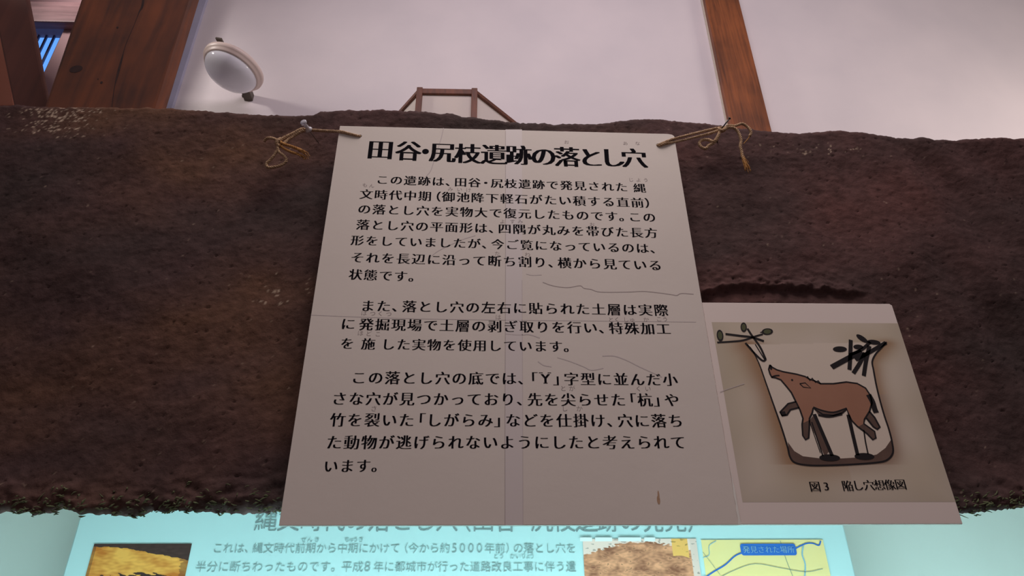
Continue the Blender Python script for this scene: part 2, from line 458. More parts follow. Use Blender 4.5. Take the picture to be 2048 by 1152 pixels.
beam('mounting_strap', s0, s1, .030, .008, M['metal'], lamp, .001, side=ax)
beam('bracket_foot', onstrap(493, 189, .040), onstrap(493, 189, .034) + ax * .012, .034, .012, M['metal'], lamp, .001, side=sd)
bs = lc - ax * .04
beam('bracket_arm', bs, Vector((bs.x, WY + .002, bs.z)), .04, .04, M['metal'], lamp, .002, side=(0, 0, 1))

# ------------------------------------------------------------------ wooden wall sconce with paper sides behind the soil wall
SY = 2.36
tl = U(834, 181, SY); tr = U(955, 181, SY)
zt = (tl.z + tr.z) / 2; hgt = .34
sc = thing('wall_sconce', 'brown wooden lantern frame with pale paper panels, rising behind the soil wall', 'wall lamp', ((tl.x + tr.x) / 2, WY, zt - hgt))
pw = .026
for x in (tl.x + pw / 2, tr.x - pw / 2):
    beam('frame_post', (x, SY, zt - hgt), (x, SY, zt + .006), pw, pw, M['sconcewood'], sc)
beam('frame_rail', (tl.x, SY, zt - .014), (tr.x, SY, zt - .014), .030, .020, M['sconcewood'], sc)
beam('frame_rail', (tl.x, SY, zt - hgt + .010), (tr.x, SY, zt - hgt + .010), .020, .018, M['sconcewood'], sc)
xl, xr = tl.x - .165, tr.x + .215
for (xa, xb) in ((tl.x + pw / 2, xl), (tr.x - pw / 2, xr)):
    for z in (zt - .010, zt - hgt + .010):
        beam('side_rail', (xa, SY, z), (xb, WY, z), .022, .020, M['sconcewood'], sc, side=(0, 0, 1))
    d_ = .004
    mesh_obj('paper_panel', [(xa, SY + d_, zt - hgt), (xb, WY, zt - hgt), (xb, WY, zt - .012), (xa, SY + d_, zt - .012)], [(0, 1, 2, 3)], M['paper'], sc).modifiers.new('t', 'SOLIDIFY').thickness = .001
box('paper_panel', tl.x + pw, tr.x - pw, SY + .002, SY + .003, zt - hgt, zt - .012, M['paper'], sc)

# ------------------------------------------------------------------ soil wall
EY = 1.036
TOP = [(-420, 185), (-100, 190), (0, 197), (30, 195), (60, 198), (120, 200), (180, 199), (240, 203), (330, 206), (420, 212), (500, 215), (580, 219), (625, 218), (640, 212), (700, 209), (760, 211), (850, 215), (900, 217), (960, 224), (1040, 230), (1100, 234), (1150, 236), (1205, 238), (1230, 233), (1290, 228), (1315, 226), (1350, 230), (1420, 237), (1470, 244), (1540, 252), (1600, 256), (1640, 252), (1680, 247), (1720, 250), (1780, 258), (1830, 266), (1900, 268), (1980, 268), (2048, 264), (2150, 262), (2500, 256)]
BOT = [(-520, 1020), (-100, 1022), (0, 1022), (80, 1026), (130, 1021), (200, 1028), (260, 1031), (300, 1023), (400, 1024), (480, 1023), (550, 1020), (1900, 1026), (1935, 1025), (2000, 1020), (2048, 1016), (2150, 1012), (2600, 1008)]
tp = np.array([tuple(U(x, y, EY)) for x, y in TOP]); bt = np.array([tuple(U(x, y, EY)) for x, y in BOT])
X0, X1, NX, NZ = -1.25, 1.25, 860, 290
xs = np.linspace(X0, X1, NX)
zt_ = np.interp(xs, tp[:, 0], tp[:, 2]); zb_ = np.interp(xs, bt[:, 0], bt[:, 2])
rdg = [U(1395, 592, EY), U(1445, 576, EY), U(1520, 574, EY), U(1620, 578, EY), U(1715, 588, EY)]
rx = [p.x for p in rdg]; rz = [p.z for p in rdg]
c_sp = U(115, 235, EY); c_sp2 = U(560, 590, EY); c_r = U(1650, 300, EY)
pinA, nailA = U(612, 258, EY), U(1442, 262, EY)
verts = []; cols = []
fN = noise.fractal; nN = noise.noise
A1 = np.array(srgb(92, 68, 66)[:3]); A2 = np.array(srgb(118, 85, 68)[:3]); A3 = np.array(srgb(78, 64, 62)[:3]); A4 = np.array(srgb(108, 74, 70)[:3])
for i in range(NX):
    X = xs[i]; zt0 = zt_[i] + .004 * nN(Vector((X * 45, 3, 0))) + .0022 * nN(Vector((X * 170, 9, 0)))
    zb0 = zb_[i] + .006 * nN(Vector((X * 30, 7, 0))) + .004 * nN(Vector((X * 140, 1, 5))) + .002 * nN(Vector((X * 420, 1, 5)))
    for j in range(NZ):
        t = j / (NZ - 1); z = zb0 + (zt0 - zb0) * t
        P = Vector((X, 0, z))
        big = nN(Vector((X * 3.1 + 4, 0, z * 4.0))) * .012 + nN(Vector((X * 9, 2, z * 12))) * .004
        md = nN(Vector((X * 34, 2, z * 46)))
        fine = fN(Vector((X * 90, 5, z * 120)), 1.0, 2.1, 3)
        dt = zt0 - z; db = z - zb0
        y = EY - big - .0011 * md - .0007 * fine
        # sharp little crumbs and pits
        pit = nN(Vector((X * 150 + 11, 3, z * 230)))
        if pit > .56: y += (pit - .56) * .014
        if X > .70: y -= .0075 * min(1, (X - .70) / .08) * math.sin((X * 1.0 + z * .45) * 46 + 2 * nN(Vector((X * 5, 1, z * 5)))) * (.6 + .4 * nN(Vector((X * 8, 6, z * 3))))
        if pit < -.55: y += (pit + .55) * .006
        if dt < .022: q = 1 - dt / .022; y += .020 * q ** 2.2
        wob = max(0, 1 - db / .055)
        if wob: y -= .010 * wob * (.4 + fN(Vector((X * 38, 8, z * 60)), 1.0, 2.0, 4)) - .012 * max(0, 1 - db / .012) ** 2
        # rough ledge above the picture sheet
        if rx[0] - .03 < X < rx[-1] + .02:
            zr = np.interp(X, rx, rz); fade = min(1, max(0, (X - rx[0] + .03) / .05), max(0, (rx[-1] + .02 - X) / .05))
            dz = z - zr + .006 * nN(Vector((X * 60, 4, 1)))
            if -.006 < dz < .05: y -= fade * .006 * math.exp(-max(dz, 0) / .014) * (1 + .8 * fine) * min(1, (dz + .006) / .005)
            elif -.03 < dz <= -.006: y += fade * .005 * (1 + (dz + .006) / .024) * (1 + .5 * fine)
        # keep clear of the boards and of the twine
        y = max(y, 1.0125)
        verts.append((X, y, z))
        # colour: clay patches, pale mineral grains; those round c_r also paint the ridge highlight
        ds = X * .75 + z; dn = z - X * .5
        p1 = .5 + 1.2 * nN(Vector((ds * 2.2, 11, dn * 6.0))) + .30 * nN(Vector((X * 14, 11, z * 22)))
        p2 = .5 + 1.2 * nN(Vector((X * 2.6 + 7, 13, z * 4.2))) + .3 * nN(Vector((X * 11, 17, z * 17)))
        p1 = min(1, max(0, p1)); p2 = min(1, max(0, p2))
        c = (A3 * (1 - p1) + A1 * p1) * (1 - p2) + (A1 * (1 - p1) + (A4 if X > .3 else A2) * p1) * p2
        c = c * (.80 * (1 + .12 * fine + .10 * md))
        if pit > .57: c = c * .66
        sp = max(math.exp(-(((X - c_sp.x) / .095) ** 2 + ((z - c_sp.z - .005) / .055) ** 2)), .45 * math.exp(-(((X - c_sp2.x) / .07) ** 2 + ((z - c_sp2.z) / .07) ** 2)), .5 * math.exp(-(((X - c_r.x) / .12) ** 2 + ((z - c_r.z) / .02) ** 2)), .06)
        g = .75 * nN(Vector((X * 210 + z * 90, 21, z * 170 - X * 70))) + .5 * nN(Vector((X * 60, 25, z * 60))) + random.uniform(-.24, .24) * min(1, sp * 1.6)
        th_ = .66 - .58 * sp
        if g > th_:
            k_ = min(1, (g - th_) * 5) * min(1, .35 + sp); c = c * (1 - k_) + np.array(srgb(196, 172, 150)[:3]) * k_
        cols.append((*np.clip(c, 0, 1), 1))
NV = NX * NZ
faces = [(i * NZ + j, (i + 1) * NZ + j, (i + 1) * NZ + j + 1, i * NZ + j + 1) for i in range(NX - 1) for j in range(NZ - 1)]
# thickness: a back skin joined along the ragged edges
for i in range(NX):
    for j in (0, NZ - 1):
        v = verts[i * NZ + j]; verts.append((v[0], EY + .055, v[2] + (-.004 if j else .026))); cols.append(cols[i * NZ + j])
B = lambda i, s: NV + 2 * i + s
for i in range(NX - 1):
    faces.append((i * NZ, B(i, 0), B(i + 1, 0), (i + 1) * NZ))
    faces.append((i * NZ + NZ - 1, (i + 1) * NZ + NZ - 1, B(i + 1, 1), B(i, 1)))
    faces.append((B(i, 0), B(i, 1), B(i + 1, 1), B(i + 1, 0)))
for i in (0, NX - 1):
    faces.append(tuple([i * NZ + j for j in range(NZ)] + [B(i, 1), B(i, 0)]))
def earth_y(x, z):
    i = int(round((x - X0) / (X1 - X0) * (NX - 1))); zz0 = verts[i * NZ][2]; zz1 = verts[i * NZ + NZ - 1][2]
    j = int(round((z - zz0) / (zz1 - zz0) * (NZ - 1))); j = min(max(j, 0), NZ - 1)
    return min(verts[min(max(a_, 0), NX - 1) * NZ + min(max(b_, 0), NZ - 1)][1] for a_ in (i - 2, i, i + 2) for b_ in (j - 2, j, j + 2))
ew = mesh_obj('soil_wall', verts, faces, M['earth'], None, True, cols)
tag(ew, 'dark brown rough soil wall with ragged edges that the boards hang on', 'soil wall')

# crumbling fringe along the lower edge
rng = random.Random(11); mb = MB()
for k in range(1500):
    X = rng.uniform(-.95, 1.1); i = int((X - X0) / (X1 - X0) * (NX - 1)); j = int(abs(rng.gauss(0, 1)) * 5); v = Vector(verts[i * NZ + min(j, 40)])
    L = rng.uniform(.003, .011) * (1.6 if rng.random() < .12 else 1); a_ = rng.gauss(.25, .5); d = Vector((math.cos(a_), rng.uniform(-.5, .3), math.sin(a_) * .8))
    p = v + Vector((rng.uniform(-.002, .002), rng.uniform(-.004, .002), rng.uniform(-.003, .002))); mid = p + d * L * .5 + Vector((0, -.001, .0012 * rng.uniform(-1, 1)))
    mb.tube([p, mid, p + d * L], [.0006, .0011 * rng.uniform(.6, 1.6), .0003], 5)
fr_ = mb.build('ragged_fringe', M['fringe'], ew); fr_['kind'] = 'stuff'
struct(box('light_lip', -1.9, 1.9, 1.035, 1.085, 0, 1.55, M['recess']))  # unseen lip added to keep the pit light off the board's underside

# recess under and behind the soil wall
RY = 1.58
struct(box('wall_recess', -1.9, 1.9, RY, RY + .06, 0, 2.24, M['recess']))
struct(box('recess_light_stop', -1.9, 1.9, EY + .056, RY, 2.20, 2.24, M['recess']))  # hidden slab added to stop light leaking up to the back wall

# ------------------------------------------------------------------ the hanging boards
BY = 1.0
texts = ('田谷・尻枝遺跡の落とし穴この遺跡は、田谷・尻枝遺跡で発見された縄文時代中期（御池降下軽石がたい積する直前）の落とし穴を実物大で復元したものです。この'
         '落とし穴の平面形は、四隅が丸みを帯びた長方形をしていましたが、今ご覧になっているのは、それを長辺に沿って断ち割り、横から見ている状態です。また、落とし穴の左右に貼られた土層は実際'
         'に発掘現場で土層の剥ぎ取りを行い、特殊加工を施した実物を使用しています。この落とし穴の底では、「Y」字型に並んだ小さな穴が見つかっており、先を尖らせた「杭」や'
         '竹を裂いた「しがらみ」などを仕掛け、穴に落ちた動物が逃げられないようにしたと考えられています。あなじょうもんみいけよすみたわはつくほどこがくいさしかこう'
         '図3陥し穴想像図縄文時代前期から中期にかけて（今から約5000年前）の落とし穴を半分に断ちわったものです。平成8年に都城市が行った道路改良工事に伴う遺発見された場所これわかたとけぜんきちゅう')
load_glyphs(texts)
load_glyphs('田谷・尻枝遺跡の落とし穴', GLT, -.019)

tlc, brc = U(680, 250, BY), U(1478, 1048, BY)
bx0, bx1, bz0, bz1 = tlc.x, brc.x, brc.z - .001, tlc.z - .002
board = thing('information_board', 'large pale board with a bold black heading and three paragraphs, hung by twine', 'board', ((bx0 + bx1) / 2, BY, bz0))
holeL, holeR = U(720, 272, BY), U(1316, 290, BY)
# card with clipped top right corner and two punched holes drawn as dark grommet-less holes
pts = [(bx0, BY, bz0), (bx1, BY, bz0), (bx1, BY, bz1 - .014), (bx1 - .004, BY, bz1 - .010), (bx1 - .012, BY, bz1 - .0085), (bx0, BY, bz1)]
slab('board_card', pts, .006, M['board'], board, .0006)
for h in (holeL, holeR):
    mb = MB(); mb.disc(h, .0034, .0034, 0, BY - .0002); mb.build('punched_hole', M['nail'], board)

YI = BY - .00022
mb = MB()
T = [('田', 761, 299), ('谷', 817, 301.5), ('・', 851, 303), ('尻', 885, 304.5), ('枝', 936, 307), ('遺', 988, 309), ('跡', 1037, 310), ('の', 1087, 312.5), ('落', 1134, 313.5), ('と', 1182, 314.5), ('し', 1225, 315), ('穴', 1268, 316)]
emT = (U(1134, 313, BY) - U(1080, 313, BY)).length
d0 = (U(1268, 316, BY) - U(761, 299, BY)).normalized()
for ch, x, y in T:
    if ch == '・': mb.disc(U(x, y, BY), emT * .125, emT * .125, 0, YI, 28)
    else: put_glyph(mb, ch, U(x, y, BY), emT * 1.04, d0, YI, .115, .95, False, 6, GLT)
mb.build('title_lettering', M['ink'], board)

mb = MB()
K = dict(Yp=BY, Y=YI, smear=.085, steps=4, emk=.93)
em = line(mb, 'この遺跡は、田谷・尻枝遺跡で発見された', (765, 359.4), (1242.7, 374), **K)
line(mb, '縄', (1279, 376), (1279, 376), em=em, **K)
line(mb, '文時代中期（御池降下軽石がたい積する直前）', (732.8, 388.5), (1298, 406), **K)
line(mb, 'の落とし穴を実物大で復元したものです。この', (728.9, 418), (1298.4, 434.6), **K)
line(mb, '落とし穴の平面形は、四隅が丸みを帯びた長方', (726, 449.2), (1302, 465.8), **K)
line(mb, '形をしていましたが、今ご覧になっているのは、', (715, 480.5), (1308, 497), **K)
line(mb, 'それを長辺に沿って断ち割り、横から見ている', (715.2, 514.7), (1310, 530.4), **K)
line(mb, '状態です。', (711.3, 549), (826, 553), **K)
line(mb, 'また、落とし穴の左右に貼られた土層は実際', (735.7, 611.5), (1321.8, 620.3), **K)
em = line(mb, '発掘現場で土層の剥ぎ取りを行い、特殊加工', (732.8, 648.6), (1326.7, 657.4), **K)
line(mb, 'に', (696.6, 647.6), (696.6, 647.6), em=em, **K)
em = line(mb, 'した実物を使用しています。', (776.7, 688.4), (1136, 693), **K)
line(mb, 'を', (694.7, 686.7), (694.7, 686.7), em=em, **K)
line(mb, '施', (736.7, 687.7), (736.7, 687.7), em=em, **K)
line(mb, 'この落とし穴の底では、「Y」字型に並んだ小', (718, 755), (1340, 759), **K)
line(mb, 'さな穴が見つかっており、先を尖らせた「杭」や', (679, 797), (1343.3, 800), **K)
line(mb, '竹を裂いた「しがらみ」などを仕掛け、穴に落ち', (675.7, 839.5), (1351, 841.4), **K)
line(mb, 'た動物が逃げられないようにしたと考えられて', (668.8, 884.4), (1356, 884.4), **K)
line(mb, 'います。', (662, 932), (753, 931), **K)
yc = U(1091, 755.5, BY)      # the serifs of the Y
for dx, dz, w_ in ((-.0066, .0083, .0058), (.0062, .0083, .0052), (0, -.0083, .0062)):
    mb.ribbon([(yc.x + dx - w_ / 2 - .0002, 0, yc.z + dz - .0003), (yc.x + dx + w_ / 2 - .0002, 0, yc.z + dz - .0003)], .0009, YI - .00006)
mb.k = 1
rem = em * .46
def ruby(*items):
    for ch, x, y in items: put_glyph(mb, ch, U(x, y, BY), rem, Vector((1, 0, 0)), YI)
ruby(('お', 1133, 284), ('あ', 1250.5, 286.7), ('な', 1275, 286.7), ('じ', 1262, 359.4), ('よ', 1277, 359.8), ('う', 1291.5, 360), ('も', 730, 370), ('ん', 743.5, 371.5), ('み', 900.7, 378), ('い', 919, 379), ('け', 937, 380),
     ('よ', 1005, 443), ('す', 1025, 443), ('み', 1040.5, 443), ('お', 1184, 449), ('た', 994.6, 507), ('わ', 1055, 509), ('は', 728, 626), ('つ', 745.5, 627), ('く', 761, 627), ('つ', 777.7, 628), ('は', 996.4, 634),
     ('と', 1222, 639), ('く', 1234, 639), ('し', 1252, 639), ('ゅ', 1264, 639) if 'ゅ' in GLY else ('う', 1264, 639), ('か', 1292, 639), ('こ', 1318, 638), ('う', 1330, 638), ('ほ', 721, 666), ('ど', 737.7, 667), ('こ', 756, 668),
     ('と', 1126.5, 776.5), ('が', 1144, 776.5), ('く', 1277, 777), ('い', 1295.5, 777), ('さ', 748, 817), ('し', 1129.4, 817), ('か', 1158.7, 817))
mb.build('body_lettering', M['ink'], board, more=[M['rubyink']])

YC = BY - .0001
mb = MB(); a, b = U(1010, 262, BY), U(1044, 1052, BY)
a0, a1 = U(1011, 259, BY), U(1044, 259, BY); b0, b1 = U(1010, 1050, BY), U(1046, 1050, BY)
mb.poly([b0, b1, a1, a0], YC); mb.build('tape_strip', M['tape'], board)
mb = MB()
rb = lambda pts, w=.0009: mb.ribbon(catmull([U(*p, BY) for p in pts], 5), w, BY - .00015)
D = lambda *l: [(980 + x / 5.12, 420 + y / 5.12) for x, y in l]
F_ = lambda *l: [(980 + x / 5.12, 590 + y / 5.12) for x, y in l]
rb([(887, 256), (882, 278), (871, 312), (862, 340), (853, 352)], .0013)
rb([(622, 630), (720, 634), (860, 638), (1000, 640), (1200, 642), (1392, 644)], .0009)
rb(D((370, 655), (430, 668), (530, 664)), .001); rb(F_((160, 400), (300, 410), (400, 405), (510, 440)), .0016)
rb(F_((490, 680), (550, 720), (630, 735)), .0014); rb(F_((690, 640), (820, 680), (960, 735), (1040, 770), (1160, 750)), .0013)
rb(F_((1150, 625), (1270, 625), (1400, 670), (1520, 730), (1640, 785), (1760, 840)), .0014)
rb([(951, 471), (923, 480), (880, 500), (863, 512)], .0012); rb([(1044, 560), (1045, 760), (1046, 1050)], .0008)
mb.build('crease', M['crack'], board)
mb = MB()
rb(D((540, 740), (640, 775), (790, 795), (920, 775), (960, 800), (1040, 815), (1130, 840), (1400, 840), (1600, 835), (1850, 865), (1910, 875), (1960, 855), (2085, 862)), .0013)
rb([(1011, 262), (1011, 560), (1010, 800), (1010, 1050)], .0007)
mb.build('crack', M['crackd'], board)
mb = MB(); mb.disc(U(1317, 1000, BY), .0022, .006, 0, BY - .00015); mb.disc(U(1317, 990, BY), .0012, .006, 0, BY - .0003); mb.build('stain', M['stain'], board)

# ------------------------------------------------------------------ picture sheet beside it
PY = BY + .0012
p_tl, p_tr, p_br = U(1403, 605, PY), U(1783, 605, PY), U(1922, 1048, PY)
sx0, sx1, sz0, sz1 = bx1 + .0003, p_tr.x, p_br.z, p_tl.z
sheet = thing('picture_board', 'smaller board with a drawing of a boar in a pit, right of the text board', 'board', ((sx0 + sx1) / 2, PY, sz0))
slab('board_card', [(sx0, PY, sz0), (sx1, PY, sz0), (sx1 - .0005, PY, sz1 - .003), (sx1 - .004, PY, sz1), (sx0, PY, sz1)], .006, M['boardb'], sheet, .0006)
q = lambda x, y: U(1380 + x * .43413, 580 + y * .43413, PY)
PIT = [(262, 252), (285, 275), (318, 340), (350, 430), (385, 530), (420, 630), (448, 720), (460, 768), (485, 796), (550, 808), (650, 808), (760, 803), (860, 795), (908, 783), (934, 750), (930, 700), (915, 640), (895, 580), (875, 510), (858, 440), (845, 370), (839, 330), (855, 295), (880, 268), (905, 240)]
pit = [v for v in catmull([q(*p) for p in PIT], 6)]
# print: tinted paper with soft brown airbrush outside the pit line (pigment of the drawing itself)
px0, px1 = sx0 + .010, sx1 - .0006
pz1 = q(400, 150).z; pz0 = q(400, 977).z
GX, GZ = 150, 200
pv = np.array([(v.x, v.z) for v in pit]); gv = []; gc = []
tan = np.array(srgb(196, 180, 156)[:3]); pale = np.array(srgb(214, 199, 184)[:3]); brown = np.array(srgb(150, 104, 62)[:3]); purple = np.array(srgb(122, 92, 86)[:3]); dk = np.array(srgb(92, 70, 60)[:3])
inner = pv
def inside(x, z):
    c = False; n = len(pv); jj = n - 1
    for ii in range(n):
        if (pv[ii, 1] > z) != (pv[jj, 1] > z) and x < (pv[jj, 0] - pv[ii, 0]) * (z - pv[ii, 1]) / (pv[jj, 1] - pv[ii, 1]) + pv[ii, 0]: c = not c
        jj = ii
    return c
ztop = q(300, 300).z; zbot = min(pv[:, 1]); xm = (pv[:, 0].min() + pv[:, 0].max()) / 2
for i in range(GX + 1):
    for j in range(GZ + 1):
        x = px0 + (px1 - px0) * i / GX; z = pz0 + (pz1 - pz0) * j / GZ
        nz = .5 + .7 * nN(Vector((x * 12, 3, z * 14)))
        nz = min(1, max(0, nz)); c = tan * (1 - nz) + pale * nz
        ex = min((x - px0), (px1 - x)) / .03; ez = min(z - pz0, 9) / .03
        c = c * (.90 + .10 * min(1, max(0, min(ex, ez))))
        d = math.sqrt(((pv - (x, z)) ** 2).sum(1).min())
        if inside(x, z):
            c = np.array(srgb(220, 204, 188)[:3])
        else:
            left = x < xm
            wd = (.020 if left else .013) * (1.3 - .3 * nz)
            k = math.exp(-(d / wd) ** 2) * (.80 if left else .7)
            if z > q(0, 240).z: k *= max(0, 1 - (z - q(0, 240).z) / .012)
            if z < zbot + .002: k *= .5
            col = brown if (left or z > q(0, 480).z) else purple * .5 + brown * .5
            c = c * (1 - k) + col * k
        gv.append((x, PY - .0001, z)); gc.append((*c, 1))
gf = [(i * (GZ + 1) + j, (i + 1) * (GZ + 1) + j, (i + 1) * (GZ + 1) + j + 1, i * (GZ + 1) + j + 1) for i in range(GX) for j in range(GZ)]
mesh_obj('picture_print', gv, gf, M['print'], sheet, False, gc)

inkd = mat('drawing_black', srgb(34, 28, 30), .6, spec=.2)
furm = mat('drawing_brown', srgb(168, 122, 100), .6, srgb(160, 114, 92), 14, spec=.2)
shad = mat('drawing_dark_brown', srgb(92, 72, 64), .6, srgb(106, 82, 72), 30, spec=.2)
leafm = mat('drawing_green', srgb(86, 88, 60), .6, spec=.2)
S = .43413 * (U(1600, 800, PY) - U(1599, 800, PY)).length       # metres per unit of the drawing
BODY = [(368, 345), (378, 356), (400, 368), (430, 377), (490, 388), (530, 399), (552, 412), (572, 418), (600, 432), (660, 432), (720, 424), (770, 431), (808, 452), (830, 485), (838, 520), (826, 560), (803, 597), (800, 616), (850, 652), (856, 682), (842, 690), (815, 662), (770, 628), (745, 602), (732, 576), (722, 550), (700, 566), (660, 578), (612, 574), (578, 552), (567, 545), (562, 568), (550, 592), (549, 640), (546, 682), (532, 690), (519, 670), (516, 620), (520, 592), (506, 552), (486, 512), (466, 472), (442, 442), (418, 414), (395, 405), (376, 402), (368, 386), (362, 366)]
mb = MB(); mb.poly([q(*p) for p in BODY], PY - .0003); mb.build('boar_drawing', furm, sheet)
mb = MB()
PO = lambda *l: mb.poly([q(*p) for p in l], PY - .00038)
mb.poly([q(*p) for p in [(450, 700), (480, 742), (520, 766), (600, 776), (700, 776), (800, 770), (860, 758), (900, 728), (926, 690), (934, 750), (908, 783), (860, 795), (760, 803), (650, 808), (550, 808), (485, 796), (460, 768)]], PY - .0002)
PO((567, 540), (610, 556), (660, 562), (708, 548), (724, 552), (700, 574), (640, 584), (592, 576))
PO((518, 615), (549, 600), (547, 682), (532, 690), (519, 670)); PO((800, 616), (850, 652), (856, 682), (842, 690), (815, 662), (775, 630))
PO((488, 515), (452, 524), (414, 564), (424, 580), (446, 576), (462, 552), (502, 542)); PO((826, 560), (850, 588), (874, 632), (862, 642), (844, 630), (812, 590))
PO((548, 605), (572, 572), (640, 740), (622, 770)); PO((724, 560), (746, 610), (776, 760), (764, 762))
mb.build('drawing_shading', shad, sheet)
mb = MB(); YL = PY - .00046
ST = lambda pts, w=7, sm=True: mb.ribbon(catmull([q(*p) for p in pts], 4) if sm else [q(*p) for p in pts], w * 1.25 * S, YL)
mb.ribbon(pit, [(.6 + .5 * min(1, k / 30)) * 7 * S for k in range(len(pit))], YL)
ST(BODY + [BODY[0]], 6, False)
ST([(560, 608), (612, 765)], 5, False); ST([(548, 600), (600, 750)], 3, False); ST([(572, 572), (610, 660), (655, 765)], 13); ST([(728, 575), (748, 660), (772, 762)], 13); ST([(800, 645), (808, 700), (820, 757)], 5)
for (cx, cy, rx_, ry_) in ((643, 773, 46, 13), (803, 767, 44, 13)): mb.disc(q(cx, cy), rx_ * S, ry_ * S * 1.2, 0, YL)
ST([(822, 482), (840, 515), (850, 548), (858, 566)], 20); ST([(826, 560), (850, 588), (874, 632), (862, 642), (844, 630), (812, 590)], 7, False)
ST([(488, 515), (452, 524), (414, 564), (424, 580), (446, 576), (462, 552), (502, 542)], 6, False); ST([(418, 572), (440, 568)], 16, False)
ST([(505, 432), (530, 428), (556, 452), (522, 448), (505, 432)], 4, False); mb.disc(q(470, 415), 5 * S, 5 * S, 0, YL); mb.disc(q(372, 358), 6 * S, 12 * S, 0, YL)
ST([(376, 402), (392, 396), (412, 394)], 6); ST([(540, 398), (552, 418), (562, 406), (578, 426), (590, 418), (602, 434)], 5, False)
ST([(567, 540), (610, 556), (660, 564), (708, 550), (722, 545)], 6); ST([(590, 576), (640, 584), (700, 572)], 8)
ST([(125, 242), (190, 238), (245, 232), (300, 214), (335, 204)], 7); ST([(163, 203), (235, 212), (285, 218), (340, 236)], 9)
ST([(264, 178), (285, 210), (322, 262), (348, 318)], 8); ST([(255, 244), (295, 290), (334, 326), (350, 318)], 8); ST([(300, 250), (342, 318)], 4)
ST([(652, 356), (700, 330), (790, 282)], 20); ST([(740, 230), (738, 300), (734, 368)], 15); ST([(752, 384), (780, 340), (806, 290)], 15); ST([(800, 396), (810, 330), (826, 258)], 15); ST([(762, 322), (830, 285), (902, 243)], 15); ST([(735, 300), (790, 275), (830, 240)], 12)
for (cx, cy, rx_, ry_, an) in ((690, 273, 34, 15, .05), (775, 263, 24, 13, 0), (792, 224, 30, 14, -.75), (846, 241, 32, 13, -.1), (345, 192, 26, 4, .2)): mb.disc(q(cx, cy), rx_ * S, ry_ * S, an, YL)
mb.build('drawing_outline', inkd, sheet)
for (cx, cy, rx_, ry_, an) in ((138, 210, 16, 27, -.1), (247, 172, 15, 23, -.2), (356, 192, 28, 15, .2)):
    mb = MB(); mb.disc(q(cx, cy), rx_ * S, ry_ * S * 1.15, an, YL - .00005); mb.k = 1
    mb.disc(q(cx, cy), rx_ * S * .66, ry_ * S * .8, an, YL - .0001)
    mb.build('drawing_leaf', inkd, sheet, more=[leafm])
mb = MB()
for ch, x, y in (('図', 575, 905), ('3', 630, 905), ('陥', 725, 902), ('し', 773, 900), ('穴', 823, 899), ('想', 872, 898), ('像', 920, 897), ('図', 969, 895)):
    put_glyph(mb, ch, q(x, y), 50 * S, Vector((1, 0, 0)), YL, .07, 1, ch == '3', 4)
mb.build('caption_lettering', M['ink'], sheet)
mb = MB()
mb.ribbon(catmull([q(138, 470), q(180, 455), q(250, 432)], 4), .0009, YL); mb.build('crease', M['crack'], sheet)
mb = MB()
w_ = [.0006, .001, .0016, .0028, .0030, .0022, .0036, .0030, .0040]
mb.ribbon([(bx1 + .0006 + .0003 * (k % 2), 0, bz0 + .075 - .075 * k / 8) for k in range(9)], w_, BY - .0005); mb.build('torn_edge', M['foam'], board)

# ------------------------------------------------------------------ twine, push pin and nail
s5 = 240 / 1975
def path(pts, ox=500, oy=220, n=10):
    return catmull([U(ox + x * s5, oy + y * s5, Y) for x, y, Y in pts], n)
tw = thing('hemp_twine', 'hemp twine with a looped knot tying the text board to the clear push pin', 'twine', U(610, 262, 1.01), 'twines the text board hangs by')
def ey5(x, y, ox=500, oy=220):
    p = U(ox + x * s5, oy + y * s5, 1.02); return earth_y(p.x, p.z)
eL = ey5(700, 450); 
r = .0026
mb = MB()
pl = 1.004
mb.twine(path([(1822, 437, BY + .002), (1790, 428, BY - .001), (1650, 393, BY - .0022), (1490, 352, BY - .0022), (1250, 342, BY + .001), (1020, 325, BY + .004), (900, 325, BY + .004)]), r * .9)
mb.twine(path([(1815, 440, BY + .002), (1500, 366, BY - .0018), (1250, 352, BY + .002), (1000, 340, BY + .006), (880, 345, BY + .004)]), r * .8)
mb.build('cord', M['twine'], tw, True)
mb = MB()
mb.twine(path([(900, 322, 1.004), (830, 325, 1.003), (700, 392, 1.003), (570, 455, 1.003), (480, 512, 1.003), (450, 545, 1.002)]), r * 1.25)
mb.twine(path([(880, 345, 1.004), (840, 352, 1.004), (720, 425, 1.005), (620, 495, 1.005), (545, 560, 1.004), (470, 560, 1.0)]), r * 1.15)
mb.twine(path([(520, 470, .999), (470, 500, .996), (440, 545, .997), (470, 590, 1.000), (520, 570, 1.002)]), r * 1.3)
mb.twine(path([(500, 500, 1.0), (440, 490, .999), (350, 460, 1.001), (275, 470, 1.004), (235, 518, 1.007)]), r)
mb.build('knot', M['twine'], tw, True)
mb = MB()
mb.twine(path([(460, 570, 1.0), (440, 680, 1.002), (340, 815, 1.006), (276, 880, 1.008), (290, 940, 1.009), (400, 940, 1.009), (530, 900, 1.008), (598, 830, 1.006), (562, 755, 1.004), (475, 690, 1.002), (452, 600, 1.0)]), r)
mb.build('loop', M['twine'], tw, True)
def fray(mb, pts, n, spread, rr, seed, ox=500, oy=220):
    rng = random.Random(seed)
    P = path(pts, ox, oy, 6)
    for k in range(n):
        sh = Vector((rng.uniform(-1, 1), rng.uniform(-1, .6), rng.uniform(-1, 1))) * spread
        m = len(P); cut = rng.randint(int(m * .6), m)
        mb.tube([P[i] + sh * (.25 + (i / m) ** 1.6) + Vector((0, 0, -1)) * .002 * rng.random() * (i / m) ** 2 + Vector((1, 0, 1)) * .0004 * math.sin(i * .8 + k) for i in range(cut)], rr * rng.uniform(.6, 1.2), 4)
mb = MB()
